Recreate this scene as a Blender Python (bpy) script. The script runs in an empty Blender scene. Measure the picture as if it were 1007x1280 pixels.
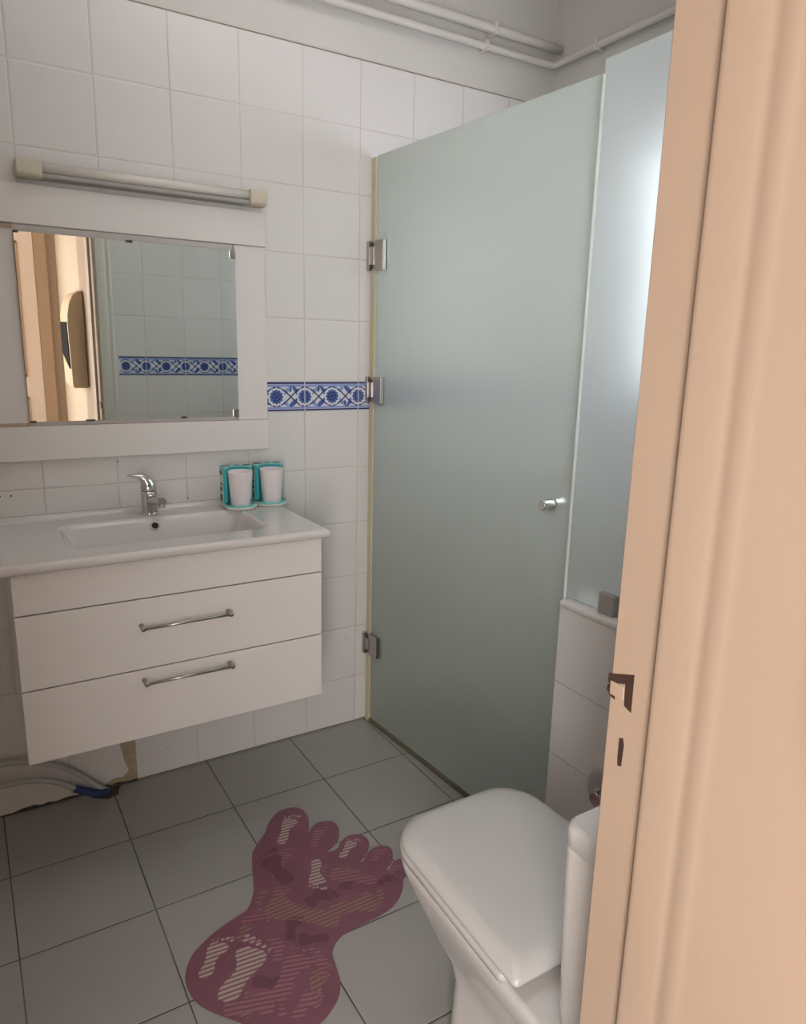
import bpy, bmesh, math, random
from mathutils import Vector, Matrix
random.seed(4)
S = bpy.context.scene
COL = S.collection
PI = math.pi

# ------------------------------------------------------------------ camera
cam_d = bpy.data.cameras.new('camera'); cam = bpy.data.objects.new('camera', cam_d); COL.objects.link(cam)
RX = (0.8531933, -0.5210653, 0.0234970); RY = (0.0953791, 0.2001458, 0.9751126); RZ = (-0.5128001, -0.8297184, 0.2204617)
CAM = (-1.18524, -2.23286, 1.39557)
m = Matrix(((RX[0], RY[0], RZ[0], CAM[0]), (RX[1], RY[1], RZ[1], CAM[1]), (RX[2], RY[2], RZ[2], CAM[2]), (0, 0, 0, 1)))
cam.matrix_world = m
cam_d.sensor_fit = 'HORIZONTAL'; cam_d.sensor_width = 36; cam_d.lens = 900.52 / 1007 * 36
cam_d.clip_start = 0.02
S.camera = cam

# ------------------------------------------------------------------ light + exposure
S.view_settings.view_transform = 'Standard'; S.view_settings.look = 'None'
S.view_settings.gamma = 1; S.view_settings.use_curve_mapping = False
S.view_settings.exposure = 0.0
w = bpy.data.worlds.new('sky'); S.world = w; w.use_nodes = True
bg = w.node_tree.nodes['Background']; bg.inputs[0].default_value = (0.75, 0.85, 1, 1); bg.inputs[1].default_value = 1.0

def area(name, loc, size, size_y, power, color, direction):
    d = bpy.data.lights.new(name, 'AREA'); d.shape = 'RECTANGLE'; d.size = size; d.size_y = size_y
    d.energy = power; d.color = color
    o = bpy.data.objects.new(name, d); COL.objects.link(o); o.location = loc
    o.rotation_euler = Vector(direction).to_track_quat('-Z', 'Y').to_euler()
    return o
WIN_P, HALL_P, CEIL_P, TOP_P, END_P = 28, 4, 2, 5.2, 84
WY0, WY1, WZ0, WZ1 = -1.55, -0.47, 1.22, 2.08
area('window_daylight', (1.0, (WY0 + WY1) / 2, (WZ0 + WZ1) / 2), WY1 - WY0, WZ1 - WZ0, WIN_P, (0.97, 0.965, 1.0), (-1, 0, -0.15))
area('hall_daylight', (-2.55, -2.75, 1.5), 0.9, 1.8, HALL_P, (1.0, 0.80, 0.62), (1, 0.0, 0))
area('hall_ceiling_light', (-1.35, -2.75, 2.62), 0.5, 0.5, CEIL_P, (1.0, 0.80, 0.62), (0, 0, -1))
area('hall_end_fill', (-1.75, -3.12, 1.2), 0.9, 1.7, END_P, (1.0, 0.96, 0.93), (0.25, 1, -0.02))  # added fill from behind the camera, brightens the lower bathroom
area('bathroom_overhead_fill', (-0.45, -0.85, 2.74), 0.9, 0.9, TOP_P, (1.0, 0.96, 0.91), (0, 0, -1))  # added soft fill overhead, not a fitting of the room

# ------------------------------------------------------------------ materials
def mat(name, col, rough=0.5, metal=0.0, spec=0.5, coat=0.0, noise=0.0, nscale=20, bump=0.0, bscale=60, trans=0.0, ior=1.45):
    M = bpy.data.materials.new(name); M.use_nodes = True
    n = M.node_tree.nodes; l = M.node_tree.links; b = n['Principled BSDF']
    b.inputs['Base Color'].default_value = (*col, 1); b.inputs['Roughness'].default_value = rough
    b.inputs['Metallic'].default_value = metal; b.inputs['Specular IOR Level'].default_value = spec
    b.inputs['Coat Weight'].default_value = coat; b.inputs['Transmission Weight'].default_value = trans; b.inputs['IOR'].default_value = ior
    if noise or bump:
        tc = n.new('ShaderNodeNewGeometry'); nz = n.new('ShaderNodeTexNoise'); nz.inputs['Scale'].default_value = nscale; nz.inputs['Detail'].default_value = 4
        l.new(tc.outputs['Position'], nz.inputs['Vector'])
        if noise:
            mx = n.new('ShaderNodeMix'); mx.data_type = 'RGBA'
            mx.inputs[6].default_value = (*[c * (1 - noise) for c in col], 1); mx.inputs[7].default_value = (*[min(1, c * (1 + noise)) for c in col], 1)
            l.new(nz.outputs['Fac'], mx.inputs[0]); l.new(mx.outputs[2], b.inputs['Base Color'])
        if bump:
            nb = n.new('ShaderNodeTexNoise'); nb.inputs['Scale'].default_value = bscale; nb.inputs['Detail'].default_value = 3
            l.new(tc.outputs['Position'], nb.inputs['Vector'])
            bp = n.new('ShaderNodeBump'); bp.inputs['Strength'].default_value = bump; bp.inputs['Distance'].default_value = 0.002
            l.new(nb.outputs['Fac'], bp.inputs['Height']); l.new(bp.outputs['Normal'], b.inputs['Normal'])
    return M

def tile_mat(name, uaxis, vaxis, u0, v0, size, grout_w, col, gcol, rough, var=0.03, vsplit=None, v1=None, gvar=0.0, wave=0.15):
    """square tiles from real-world position; vsplit: the rows above it start again at v1"""
    M = bpy.data.materials.new(name); M.use_nodes = True
    n = M.node_tree.nodes; l = M.node_tree.links; b = n['Principled BSDF']
    g = n.new('ShaderNodeNewGeometry'); sp = n.new('ShaderNodeSeparateXYZ'); l.new(g.outputs['Position'], sp.inputs[0])
    def mth(op, a, b_=None, c=None):
        q = n.new('ShaderNodeMath'); q.operation = op
        for i, v in enumerate((a, b_, c)):
            if v is None: continue
            if isinstance(v, (int, float)): q.inputs[i].default_value = v
            else: l.new(v, q.inputs[i])
        return q.outputs[0]
    U = sp.outputs[uaxis]; V = sp.outputs[vaxis]
    uu = mth('DIVIDE', mth('SUBTRACT', U, u0), size)
    if vsplit is not None:
        hi = mth('GREATER_THAN', V, vsplit)
        off = mth('ADD', mth('MULTIPLY', hi, v1 - v0), v0)
        vv = mth('ADD', mth('DIVIDE', mth('SUBTRACT', V, off), size), mth('MULTIPLY', hi, 20))
    else:
        vv = mth('DIVIDE', mth('SUBTRACT', V, v0), size)
    def dist(x):
        f = mth('FRACT', x); return mth('MULTIPLY', mth('MINIMUM', f, mth('SUBTRACT', 1.0, f)), size)
    d = mth('MINIMUM', dist(uu), dist(vv))
    mr = n.new('ShaderNodeMapRange'); mr.interpolation_type = 'SMOOTHSTEP'
    mr.inputs[1].default_value = grout_w * 0.4; mr.inputs[2].default_value = grout_w * 0.9
    l.new(d, mr.inputs[0])
    cmb = n.new('ShaderNodeCombineXYZ'); l.new(mth('FLOOR', uu), cmb.inputs[0]); l.new(mth('FLOOR', vv), cmb.inputs[1])
    wn = n.new('ShaderNodeTexWhiteNoise'); wn.noise_dimensions = '3D'; l.new(cmb.outputs[0], wn.inputs['Vector'])
    nz = n.new('ShaderNodeTexNoise'); nz.inputs['Scale'].default_value = 6; nz.inputs['Detail'].default_value = 5; l.new(g.outputs['Position'], nz.inputs['Vector'])
    fac = mth('ADD', mth('MULTIPLY', wn.outputs['Value'], 0.5), mth('MULTIPLY', nz.outputs['Fac'], 0.5))
    tc = n.new('ShaderNodeMix'); tc.data_type = 'RGBA'
    tc.inputs[6].default_value = (*[c * (1 - var) for c in col], 1); tc.inputs[7].default_value = (*[c * (1 + var) for c in col], 1)
    l.new(fac, tc.inputs[0])
    gn = n.new('ShaderNodeTexNoise'); gn.inputs['Scale'].default_value = 3.5; gn.inputs['Detail'].default_value = 6; l.new(g.outputs['Position'], gn.inputs['Vector'])
    gm = n.new('ShaderNodeMix'); gm.data_type = 'RGBA'
    gm.inputs[6].default_value = (*gcol, 1); gm.inputs[7].default_value = (*[min(1, gc + gvar) for gc in gcol], 1)
    gr = n.new('ShaderNodeMapRange'); gr.inputs[1].default_value = 0.4; gr.inputs[2].default_value = 0.65; l.new(gn.outputs['Fac'], gr.inputs[0]); l.new(gr.outputs[0], gm.inputs[0])
    mx = n.new('ShaderNodeMix'); mx.data_type = 'RGBA'
    l.new(mr.outputs[0], mx.inputs[0]); l.new(gm.outputs[2], mx.inputs[6]); l.new(tc.outputs[2], mx.inputs[7])
    l.new(mx.outputs[2], b.inputs['Base Color'])
    rr = mth('ADD', mth('MULTIPLY', mr.outputs[0], rough - 0.85), 0.85); l.new(rr, b.inputs['Roughness'])
    h = n.new('ShaderNodeMapRange'); h.interpolation_type = 'SMOOTHSTEP'; h.inputs[1].default_value = 0; h.inputs[2].default_value = grout_w * 2.6; l.new(d, h.inputs[0])
    wv = n.new('ShaderNodeTexNoise'); wv.inputs['Scale'].default_value = 9; wv.inputs['Detail'].default_value = 2; l.new(g.outputs['Position'], wv.inputs['Vector'])
    hh = mth('ADD', h.outputs[0], mth('MULTIPLY', wv.outputs['Fac'], wave * 6))
    bp = n.new('ShaderNodeBump'); bp.inputs['Strength'].default_value = 0.6; bp.inputs['Distance'].default_value = 0.0012
    l.new(hh, bp.inputs['Height']); l.new(bp.outputs['Normal'], b.inputs['Normal'])
    return M

def stripe_mat(name, a, b_, scale, ang=0.0, rough=0.45):
    M = mat(name, a, rough); n = M.node_tree.nodes; l = M.node_tree.links; b = n['Principled BSDF']
    g = n.new('ShaderNodeNewGeometry'); mp = n.new('ShaderNodeMapping'); mp.inputs['Rotation'].default_value = (0, 0, ang)
    wv = n.new('ShaderNodeTexWave'); wv.wave_type = 'BANDS'; wv.bands_direction = 'Y'; wv.inputs['Scale'].default_value = scale
    wv.inputs['Distortion'].default_value = 0.6; wv.inputs['Detail'].default_value = 1
    rp = n.new('ShaderNodeMapRange'); rp.inputs[1].default_value = 0.25; rp.inputs[2].default_value = 0.55
    mx = n.new('ShaderNodeMix'); mx.data_type = 'RGBA'; mx.inputs[6].default_value = (*b_, 1); mx.inputs[7].default_value = (*a, 1)
    l.new(g.outputs['Position'], mp.inputs[0]); l.new(mp.outputs[0], wv.inputs['Vector']); l.new(wv.outputs['Fac'], rp.inputs[0])
    l.new(rp.outputs[0], mx.inputs[0]); l.new(mx.outputs[2], b.inputs['Base Color'])
    return M

TW = (0.70, 0.68, 0.665)
GW = (0.50, 0.46, 0.43)
M_TB = tile_mat('white_wall_tile_back', 0, 2, 0.0, 1.187 - 2.0, 0.2, 0.0022, TW, GW, 0.22, vsplit=1.235, v1=1.283 - 2.0, gvar=0.12)
M_TF = tile_mat('white_wall_tile_front', 0, 2, -0.362, 1.187 - 2.0, 0.2, 0.0022, TW, GW, 0.22, vsplit=1.235, v1=1.283 - 2.0, gvar=0.12)
M_TS = tile_mat('white_wall_tile_side', 1, 2, 0.0, 1.187 - 2.0, 0.2, 0.0022, TW, GW, 0.22, vsplit=1.235, v1=1.283 - 2.0, gvar=0.12)
M_TP = tile_mat('white_partition_tile', 1, 2, -1.14, 0.543 - 2.1, 0.21, 0.002, TW, (0.42, 0.40, 0.38), 0.25)
M_FL = tile_mat('grey_floor_tile', 0, 1, -1.1855, -0.2925, 0.3058, 0.0024, (0.335, 0.325, 0.310), (0.035, 0.032, 0.03), 0.42, var=0.08, gvar=0.10, wave=0.05)
M_PAINT = mat('off_white_wall_paint', (0.62, 0.60, 0.57), 0.75, noise=0.04, nscale=3, bump=0.25, bscale=25)
M_CEIL = mat('ceiling_paint', (0.66, 0.64, 0.60), 0.85, noise=0.03, nscale=3)
M_HALL = mat('hall_wall_paint', (0.52, 0.42, 0.33), 0.6, noise=0.04, nscale=4)
M_CREAM = mat('cream_gloss_warm_lit', (0.46, 0.34, 0.255), 0.32, noise=0.03, nscale=5, bump=0.25, bscale=14)  # cream paint with the warm hall light mixed into its peach colour
M_WHITE = mat('white_board', (0.72, 0.69, 0.67), 0.4)
M_CAB = mat('white_cabinet_lacquer', (0.71, 0.675, 0.65), 0.35)
M_GAP = mat('cabinet_gap', (0.10, 0.09, 0.085), 0.8)
M_CER = mat('white_ceramic', (0.63, 0.60, 0.58), 0.12, coat=0.3)
M_PLAST = mat('white_plastic_seat', (0.55, 0.535, 0.52), 0.28)
M_CHROME = mat('chrome', (0.62, 0.61, 0.60), 0.12, metal=1)
M_HINGE = mat('brushed_nickel', (0.42, 0.39, 0.37), 0.28, metal=1)
M_HINGE_D = mat('dark_metal', (0.10, 0.09, 0.08), 0.5, metal=0.6)
M_MIRROR = mat('mirror_silver', (0.86, 0.90, 0.86), 0.01, metal=1)
M_SEAL = mat('yellowed_seal', (0.54, 0.49, 0.34), 0.5, noise=0.15, nscale=12)
M_GRIME = mat('grimy_sealant', (0.115, 0.10, 0.065), 0.7, noise=0.5, nscale=30)
M_DARK = mat('dark_void', (0.012, 0.01, 0.009), 0.7)
M_RUST = mat('rusty_brown_recess', (0.05, 0.026, 0.018), 0.75, noise=0.5, nscale=120)
M_TEAL = mat('teal_plastic', (0.05, 0.42, 0.46), 0.35)
M_TEAL2 = mat('light_teal_plastic', (0.22, 0.58, 0.58), 0.35)
M_CUP = mat('white_cup_plastic', (0.80, 0.75, 0.76), 0.4)
M_TRAY = mat('white_tray_plastic', (0.78, 0.80, 0.77), 0.4)
M_IVORY = mat('ivory_plastic', (0.58, 0.53, 0.42), 0.5)
M_TUBE = mat('white_glass_tube', (0.68, 0.65, 0.60), 0.18)
M_BATTEN = mat('grey_batten', (0.36, 0.34, 0.33), 0.4)
M_PIPE = mat('white_painted_pipe', (0.66, 0.63, 0.60), 0.5)
M_HOSE = mat('pale_grey_hose', (0.42, 0.44, 0.42), 0.5)
M_BLUE = mat('blue_sleeve', (0.025, 0.05, 0.16), 0.6)
M_TAN = mat('exposed_render', (0.42, 0.35, 0.25), 0.95, noise=0.3, nscale=40, bump=0.8, bscale=80)
M_MARBLE = mat('white_marble_ledge', (0.68, 0.66, 0.63), 0.25, noise=0.06, nscale=14)
M_BB = mat('border_white_glaze', (0.66, 0.68, 0.74), 0.2)
M_BD = mat('border_dark_blue', (0.025, 0.035, 0.15), 0.2)
M_BM = mat('border_mid_blue', (0.07, 0.12, 0.34), 0.2, noise=0.4, nscale=300)
M_BL = mat('border_light_blue', (0.25, 0.33, 0.62), 0.2)
M_MAT = mat('purple_vinyl_mat', (0.205, 0.082, 0.115), 0.42, noise=0.18, nscale=14)
M_P1 = stripe_mat('pale_footprint', (0.46, 0.36, 0.33), (0.22, 0.11, 0.13), 26, 0.1)
M_P2 = stripe_mat('pink_footprint', (0.30, 0.135, 0.17), (0.19, 0.07, 0.10), 26, 0.3)
M_P3 = stripe_mat('tan_footprint', (0.27, 0.16, 0.135), (0.18, 0.085, 0.09), 26, 0.0)
M_P4 = mat('dark_footprint', (0.15, 0.057, 0.085), 0.45)

def frosted(name, tint, milk, rough):
    M = bpy.data.materials.new(name); M.use_nodes = True
    n = M.node_tree.nodes; l = M.node_tree.links; n.clear()
    out = n.new('ShaderNodeOutputMaterial')
    rf = n.new('ShaderNodeBsdfRefraction'); rf.inputs['Color'].default_value = (*tint, 1); rf.inputs['Roughness'].default_value = rough; rf.inputs['IOR'].default_value = 1.25
    tr = n.new('ShaderNodeBsdfTranslucent'); tr.inputs['Color'].default_value = (*tint, 1)
    df = n.new('ShaderNodeBsdfDiffuse'); df.inputs['Color'].default_value = (*[t * 0.72 for t in tint], 1)
    gl = n.new('ShaderNodeBsdfGlossy'); gl.inputs['Roughness'].default_value = 0.38
    a = n.new('ShaderNodeMixShader'); a.inputs[0].default_value = 0.5; l.new(tr.outputs[0], a.inputs[1]); l.new(df.outputs[0], a.inputs[2])
    b = n.new('ShaderNodeMixShader'); b.inputs[0].default_value = milk; l.new(rf.outputs[0], b.inputs[1]); l.new(a.outputs[0], b.inputs[2])
    c = n.new('ShaderNodeMixShader'); c.inputs[0].default_value = 0.06; l.new(b.outputs[0], c.inputs[1]); l.new(gl.outputs[0], c.inputs[2])
    l.new(c.outputs[0], out.inputs[0])
    return M
M_FROST = frosted('frosted_green_glass', (0.885, 0.92, 0.875), 0.32, 0.46)
M_FROST2 = frosted('frosted_panel_glass', (0.90, 0.925, 0.90), 0.32, 0.56)
M_EDGE = mat('polished_lit_glass_edge', (0.90, 0.92, 0.86), 0.25)  # pale colour stands for light caught along the glass edges
M_PANE = frosted('obscure_window_glass', (0.95, 0.97, 1.0), 0.3, 0.2)

# ------------------------------------------------------------------ mesh helpers
def obj(name, bm, mats, parent=None, smooth=False, bevel=0.0, seg=2, auto=False):
    bmesh.ops.recalc_face_normals(bm, faces=bm.faces[:])
    me = bpy.data.meshes.new(name); bm.to_mesh(me); bm.free()
    if not isinstance(mats, (list, tuple)): mats = [mats]
    for q in mats: me.materials.append(q)
    o = bpy.data.objects.new(name, me); COL.objects.link(o)
    if smooth:
        for p in me.polygons: p.use_smooth = True
    if parent: o.parent = parent
    if bevel:
        md = o.modifiers.new('bevel', 'BEVEL'); md.width = bevel; md.segments = seg; md.limit_method = 'ANGLE'; md.angle_limit = math.radians(40)
        for p in me.polygons: p.use_smooth = True
        wn = o.modifiers.new('wn', 'WEIGHTED_NORMAL'); wn.keep_sharp = False
    return o

def box(bm, x0, x1, y0, y1, z0, z1, mi=0):
    vs = [bm.verts.new((x, y, z)) for x in (x0, x1) for y in (y0, y1) for z in (z0, z1)]
    fs = [(0, 1, 3, 2), (4, 6, 7, 5), (0, 4, 5, 1), (2, 3, 7, 6), (0, 2, 6, 4), (1, 5, 7, 3)]
    for f in fs:
        q = bm.faces.new([vs[i] for i in f]); q.material_index = mi
    return vs

def bx(*a, mi=0):
    bm = bmesh.new(); box(bm, *a, mi=mi); return bm

def prism(bm, pts, axis, a, b, mi=0):
    """extrude a 2D polygon along axis: axis 2: pts=(x,y); axis 1: pts=(x,z); axis 0: pts=(y,z)"""
    def P(p, t):
        if axis == 2: return (p[0], p[1], t)
        if axis == 1: return (p[0], t, p[1])
        return (t, p[0], p[1])
    A = [bm.verts.new(P(p, a)) for p in pts]; B = [bm.verts.new(P(p, b)) for p in pts]
    n = len(pts)
    for i in range(n):
        q = bm.faces.new((A[i], A[(i + 1) % n], B[(i + 1) % n], B[i])); q.material_index = mi
    for L in (A, B):
        q = bm.faces.new(L); q.material_index = mi

def loft(bm, loops, cap=True, mi=0, closed=True):
    R = [[bm.verts.new(p) for p in L] for L in loops]
    n = len(R[0])
    for a, b in zip(R, R[1:]):
        for i in range(n if closed else n - 1):
            q = bm.faces.new((a[i], a[(i + 1) % n], b[(i + 1) % n], b[i])); q.material_index = mi
    if cap:
        for L in (R[0], R[-1]):
            q = bm.faces.new(L); q.material_index = mi

def tube(bm, pts, r, seg=14, mi=0, cap=True):
    pts = [Vector(p) for p in pts]; n = len(pts)
    rs = r if isinstance(r, (list, tuple)) else [r] * n
    up = Vector((0, 0, 1)); loops = []; prev = None
    for i, p in enumerate(pts):
        t = (pts[min(i + 1, n - 1)] - pts[max(i - 1, 0)]).normalized()
        if prev is None:
            a = t.cross(up)
            if a.length < 1e-3: a = t.cross(Vector((1, 0, 0)))
        else:
            a = prev - t * prev.dot(t)
        a.normalize(); prev = a; b = t.cross(a)
        loops.append([p + (a * math.cos(2 * PI * k / seg) + b * math.sin(2 * PI * k / seg)) * rs[i] for k in range(seg)])
    loft(bm, loops, cap, mi)

def smooth_path(pts, n=8):
    P = [Vector(p) for p in pts]; P = [P[0] * 2 - P[1]] + P + [P[-1] * 2 - P[-2]]
    out = []
    for i in range(1, len(P) - 2):
        for k in range(n):
            t = k / n; a, b, c, d = P[i - 1], P[i], P[i + 1], P[i + 2]
            out.append(0.5 * ((2 * b) + (c - a) * t + (2 * a - 5 * b + 4 * c - d) * t * t + (3 * b - a - 3 * c + d) * t ** 3))
    out.append(P[-2]); return out

def rrect(x0, x1, y0, y1, r, n=8, r2=None):
    """rounded rectangle loop (x,y); r for the y1 corners, r2 for the y0 corners"""
    if r2 is None: r2 = r
    out = []
    for cx, cy, a0, rr in ((x1 - r, y1 - r, 0, r), (x0 + r, y1 - r, 90, r), (x0 + r2, y0 + r2, 180, r2), (x1 - r2, y0 + r2, 270, r2)):
        for k in range(n + 1):
            a = math.radians(a0 + 90 * k / n); out.append((cx + rr * math.cos(a), cy + rr * math.sin(a)))
    return out

def thing(name, label, cat, loc, group=None):
    o = bpy.data.objects.new(name, None); COL.objects.link(o); o.location = loc; o.empty_display_size = 0.05
    o['label'] = label; o['category'] = cat
    if group: o['group'] = group
    bpy.context.view_layer.update()
    return o
def adopt(root, *objs):
    for o in objs:
        o.parent = root; o.matrix_parent_inverse = Matrix.Translation(root.location).inverted()
def tag(o, label, cat, group=None):
    o['label'] = label; o['category'] = cat
    if group: o['group'] = group
    return o
def struct(name, bm, mats, **k):
    o = obj(name, bm, mats, **k); o['kind'] = 'structure'; return o

# ------------------------------------------------------------------ room shell
XL, XR, YF, YB, ZC = -1.75, 0.80, -1.745, 0.0, 2.78
YH = -2.12      # hall side of the doorway wall
TT = 2.28       # top of the wall tiles
bm = bx(-2.8, 0.95, -3.4, 0.12, -0.12, 0.0); struct('floor', bm, M_FL)
bm = bx(-2.8, 0.95, -3.4, 0.12, ZC, ZC + 0.1); struct('ceiling', bm, M_CEIL)
# back wall: tiles stand 8 mm proud of the painted plaster above
bm = bmesh.new(); box(bm, XL - 0.1, XR + 0.12, 0.008, 0.14, 0.0, ZC, 1)
# the tiled skin has a missing corner at the broken tile above the pipe hole
brk = [(XL, 0.0), (-0.95, 0.004), (-0.905, 0.014), (-0.868, 0.03), (-0.845, 0.026), (-0.825, 0.045), (-0.838, 0.085), (-0.847, 0.14), (-0.842, 0.187),
       (-0.8, 0.187), (-0.8, 0.006), (XR, 0.006), (XR, TT), (XL, TT)]
prism(bm, brk, 1, 0.0, 0.008, 0)
struct('wall_back', bm, [M_TB, M_PAINT])
bm = bx(-0.95, -0.799, 0.0035, 0.0082, 0.0, 0.19); p = obj('broken_tile_patch', bm, M_TAN, bpy.data.objects['wall_back'])
bm = bmesh.new(); box(bm, XL - 0.1, XL - 0.008, YF, 0.008, 0, ZC, 1); box(bm, XL - 0.008, XL, YF, 0.0, 0, TT, 0); struct('wall_left', bm, [M_TS, M_PAINT])
# right wall with the shower window opening
bm = bmesh.new()
for (y0, y1, z0, z1) in ((YF, WY0, 0, ZC), (WY1, 0.008, 0, ZC), (WY0, WY1, 0, WZ0), (WY0, WY1, WZ1, ZC)):
    box(bm, XR + 0.008, XR + 0.12, y0, y1, z0, z1, 1)
    box(bm, XR, XR + 0.008, y0, min(y1, 0.0), z0, min(z1, TT), 0)
struct('wall_right', bm, [M_TS, M_PAINT])
# doorway wall
JX = -0.595; JX0 = -1.42; DH = 2.12
bm = bmesh.new()
for (x0, x1, z0, z1) in ((XL - 0.1, JX0 - 0.02, 0, ZC), (JX + 0.02, XR + 0.12, 0, ZC), (JX0 - 0.02, JX + 0.02, DH + 0.02, ZC)):
    box(bm, x0, x1, YH + 0.008, YF - 0.008, z0, z1, 1); box(bm, x0, x1, YH, YH + 0.008, z0, z1, 2)
    if z0 < TT: box(bm, x0, x1, YF - 0.008, YF, z0, TT, 0)
    box(bm, x0, x1, YF - 0.008, YF - 0.004, TT, ZC, 1)
struct('wall_front', bm, [M_TF, M_PAINT, M_HALL])
# hall shell
struct('wall_hall_right', bx(JX - 0.010, -0.445, -3.4, YH - 0.019, 0, ZC), M_HALL)
struct('wall_hall_end', bx(-2.8, JX - 0.010, -3.3, -3.2, 0, ZC), M_HALL)
struct('wall_hall_left', bx(-2.8, -2.7, -3.2, YH, 0, ZC), M_HALL)
struct('wall_hall_side', bx(-2.7, XL - 0.1, YH, YH + 0.1, 0, ZC), M_HALL)

o = obj('tile_top_joint', bx(XL, XR, -0.0004, 0.0078, 2.2785, 2.2822), mat('dusty_joint', (0.30, 0.235, 0.19), 0.9, noise=0.4, nscale=18), bpy.data.objects['wall_back'])
# decorated border tiles --------------------------------------------------
def border(name, kind, u0, u1, phase, face, sgn, z0=1.187, z1=1.283):
    """band of painted tiles; kind 'x' lies along x at y=face, sgn = direction the front faces"""
    bm = bmesh.new()
    def P(u, z, h):
        return (u, face + sgn * h, z) if kind == 'x' else (face + sgn * h, u, z)
    def poly(pts, h, mi):
        q = bm.faces.new([bm.verts.new(P(u, z, h)) for u, z in pts]); q.material_index = mi
    def clampu(u): return max(u0, min(u1, u))
    # base slab
    A = [bm.verts.new(P(u, z, 0.0)) for u, z in ((u0, z0), (u1, z0), (u1, z1), (u0, z1))]
    B = [bm.verts.new(P(u, z, 0.0012)) for u, z in ((u0, z0), (u1, z0), (u1, z1), (u0, z1))]
    bm.faces.new(B)
    for i in range(4): bm.faces.new((A[i], A[(i + 1) % 4], B[(i + 1) % 4], B[i]))
    zc = (z0 + z1) / 2; H = z1 - z0
    k0 = math.floor((u0 - phase) / 0.2); k1 = math.ceil((u1 - phase) / 0.2)
    for k in range(k0, k1):
        a = clampu(phase + k * 0.2 + 0.0012); b = clampu(phase + (k + 1) * 0.2 - 0.0012)
        if b - a < 0.004: continue
        for (za, zb, mi) in ((z1 - 0.0075, z1 - 0.001, 1), (z0 + 0.001, z0 + 0.0065, 1), (z1 - 0.017, z1 - 0.0085, 3), (z0 + 0.008, z0 + 0.0145, 3)):
            poly([(a, za), (b, za), (b, zb), (a, zb)], 0.0014, mi)
        def ribbon(f, wd, mi, ua, ub, h, n=26):
            prev = None
            for i in range(n + 1):
                u = ua + (ub - ua) * i / n
                du = 1e-4; t = Vector((du, f(u + du) - f(u))).normalized(); nn = Vector((-t.y, t.x)) * wd
                cur = ((u + nn.x, f(u) + nn.y), (u - nn.x, f(u) - nn.y))
                if prev and u0 <= min(cur[0][0], prev[0][0], cur[1][0], prev[1][0]) and u1 >= max(cur[0][0], cur[1][0], prev[0][0], prev[1][0]):
                    poly([prev[0], cur[0], cur[1], prev[1]], h, mi)
                prev = cur
        base = phase + k * 0.2
        # leaves: pointed blades slanting between flowers
        for j in (0, 1):
            cx = base + 0.05 + 0.1 * j; s = 1 if (j + k) % 2 else -1
            for (ox, oz, ang, L, wd) in ((-0.016, 0.018 * s, 35 * s, 0.024, 0.0075), (0.018, 0.020 * s, 130 * s, 0.020, 0.007), (0.014, -0.018 * s, 40 * s, 0.024, 0.0075), (-0.020, -0.020 * s, 140 * s, 0.018, 0.006), (0.0, 0.026 * s, 80 * s, 0.012, 0.004)):
                ca, sa = math.cos(math.radians(ang)), math.sin(math.radians(ang)); pts = []
                for q in range(12):
                    t = 2 * PI * q / 12; lx = L * math.cos(t); lz = wd * math.sin(t) * (1 - 0.35 * math.cos(t))
                    pts.append((cx + ox + lx * ca - lz * sa, max(z0 + .009, min(z1 - .012, zc + oz + lx * sa + lz * ca))))
                if all(a <= q[0] <= b for q in pts): poly(pts, 0.0016, 3 if (ox < 0) else 2)
        for sg in (1, -1):
            ribbon(lambda u: zc - 0.001 + sg * 0.031 * math.cos(2 * PI * (u - base) / 0.2 * 1.0 * 1.0), 0.0021, 1, a, b, 0.0018)
        # flowers on the joint and in the middle, petalled rosettes
        for j in (0, 1, 2):
            cx = base + 0.1 * j; pts = []
            for q in range(48):
                t = 2 * PI * q / 48; r = 0.0225 + 0.0022 * math.cos(12 * t); pts.append((cx + r * math.cos(t), zc - 0.001 + r * math.sin(t)))
            pts = [(clampu(max(a, min(b, x))), z) for x, z in pts]
            if max(x for x, z in pts) - min(x for x, z in pts) > 0.004:
                hal = [(max(a, min(b, cx + (x - cx) * 1.3)), zc + (z - zc) * 1.3) for x, z in pts]
                # white halo, then rosette, then dark eye
                poly(hal, 0.0019, 0); poly(pts, 0.0021, 2)
                for q in range(8):
                    t = 2 * PI * q / 8 + 0.2; c2 = (cx + 0.0125 * math.cos(t), zc - 0.001 + 0.0125 * math.sin(t))
                    pp = [(c2[0] + 0.0035 * math.cos(v), c2[1] + 0.0035 * math.sin(v)) for v in [2 * PI * w_ / 8 for w_ in range(8)]]
                    if all(a <= x <= b for x, z in pp): poly(pp, 0.0023, 1)
                pp = [(cx + 0.005 * math.cos(v), zc - 0.001 + 0.005 * math.sin(v)) for v in [2 * PI * w_ / 12 for w_ in range(12)]]
                if all(a <= x <= b for x, z in pp): poly(pp, 0.0023, 1)
    # clean S-ribbons over the halos so that stems wrap the flowers
    me = bpy.data.meshes.new(name); bm.to_mesh(me); bm.free()
    for q in (M_BB, M_BD, M_BM, M_BL): me.materials.append(q)
    o = bpy.data.objects.new(name, me); COL.objects.link(o); o['kind'] = 'structure'
    return o
border('trim_1', 'x', -0.98, XR - 0.002, 0.0, -0.0002, -1)
border('trim_2', 'x', -0.495, XR - 0.002, -0.362, YF + 0.0002, 1)
border('trim_3', 'y', YF + 0.002, -0.004, 0.0, XR - 0.0002, -1)

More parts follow.
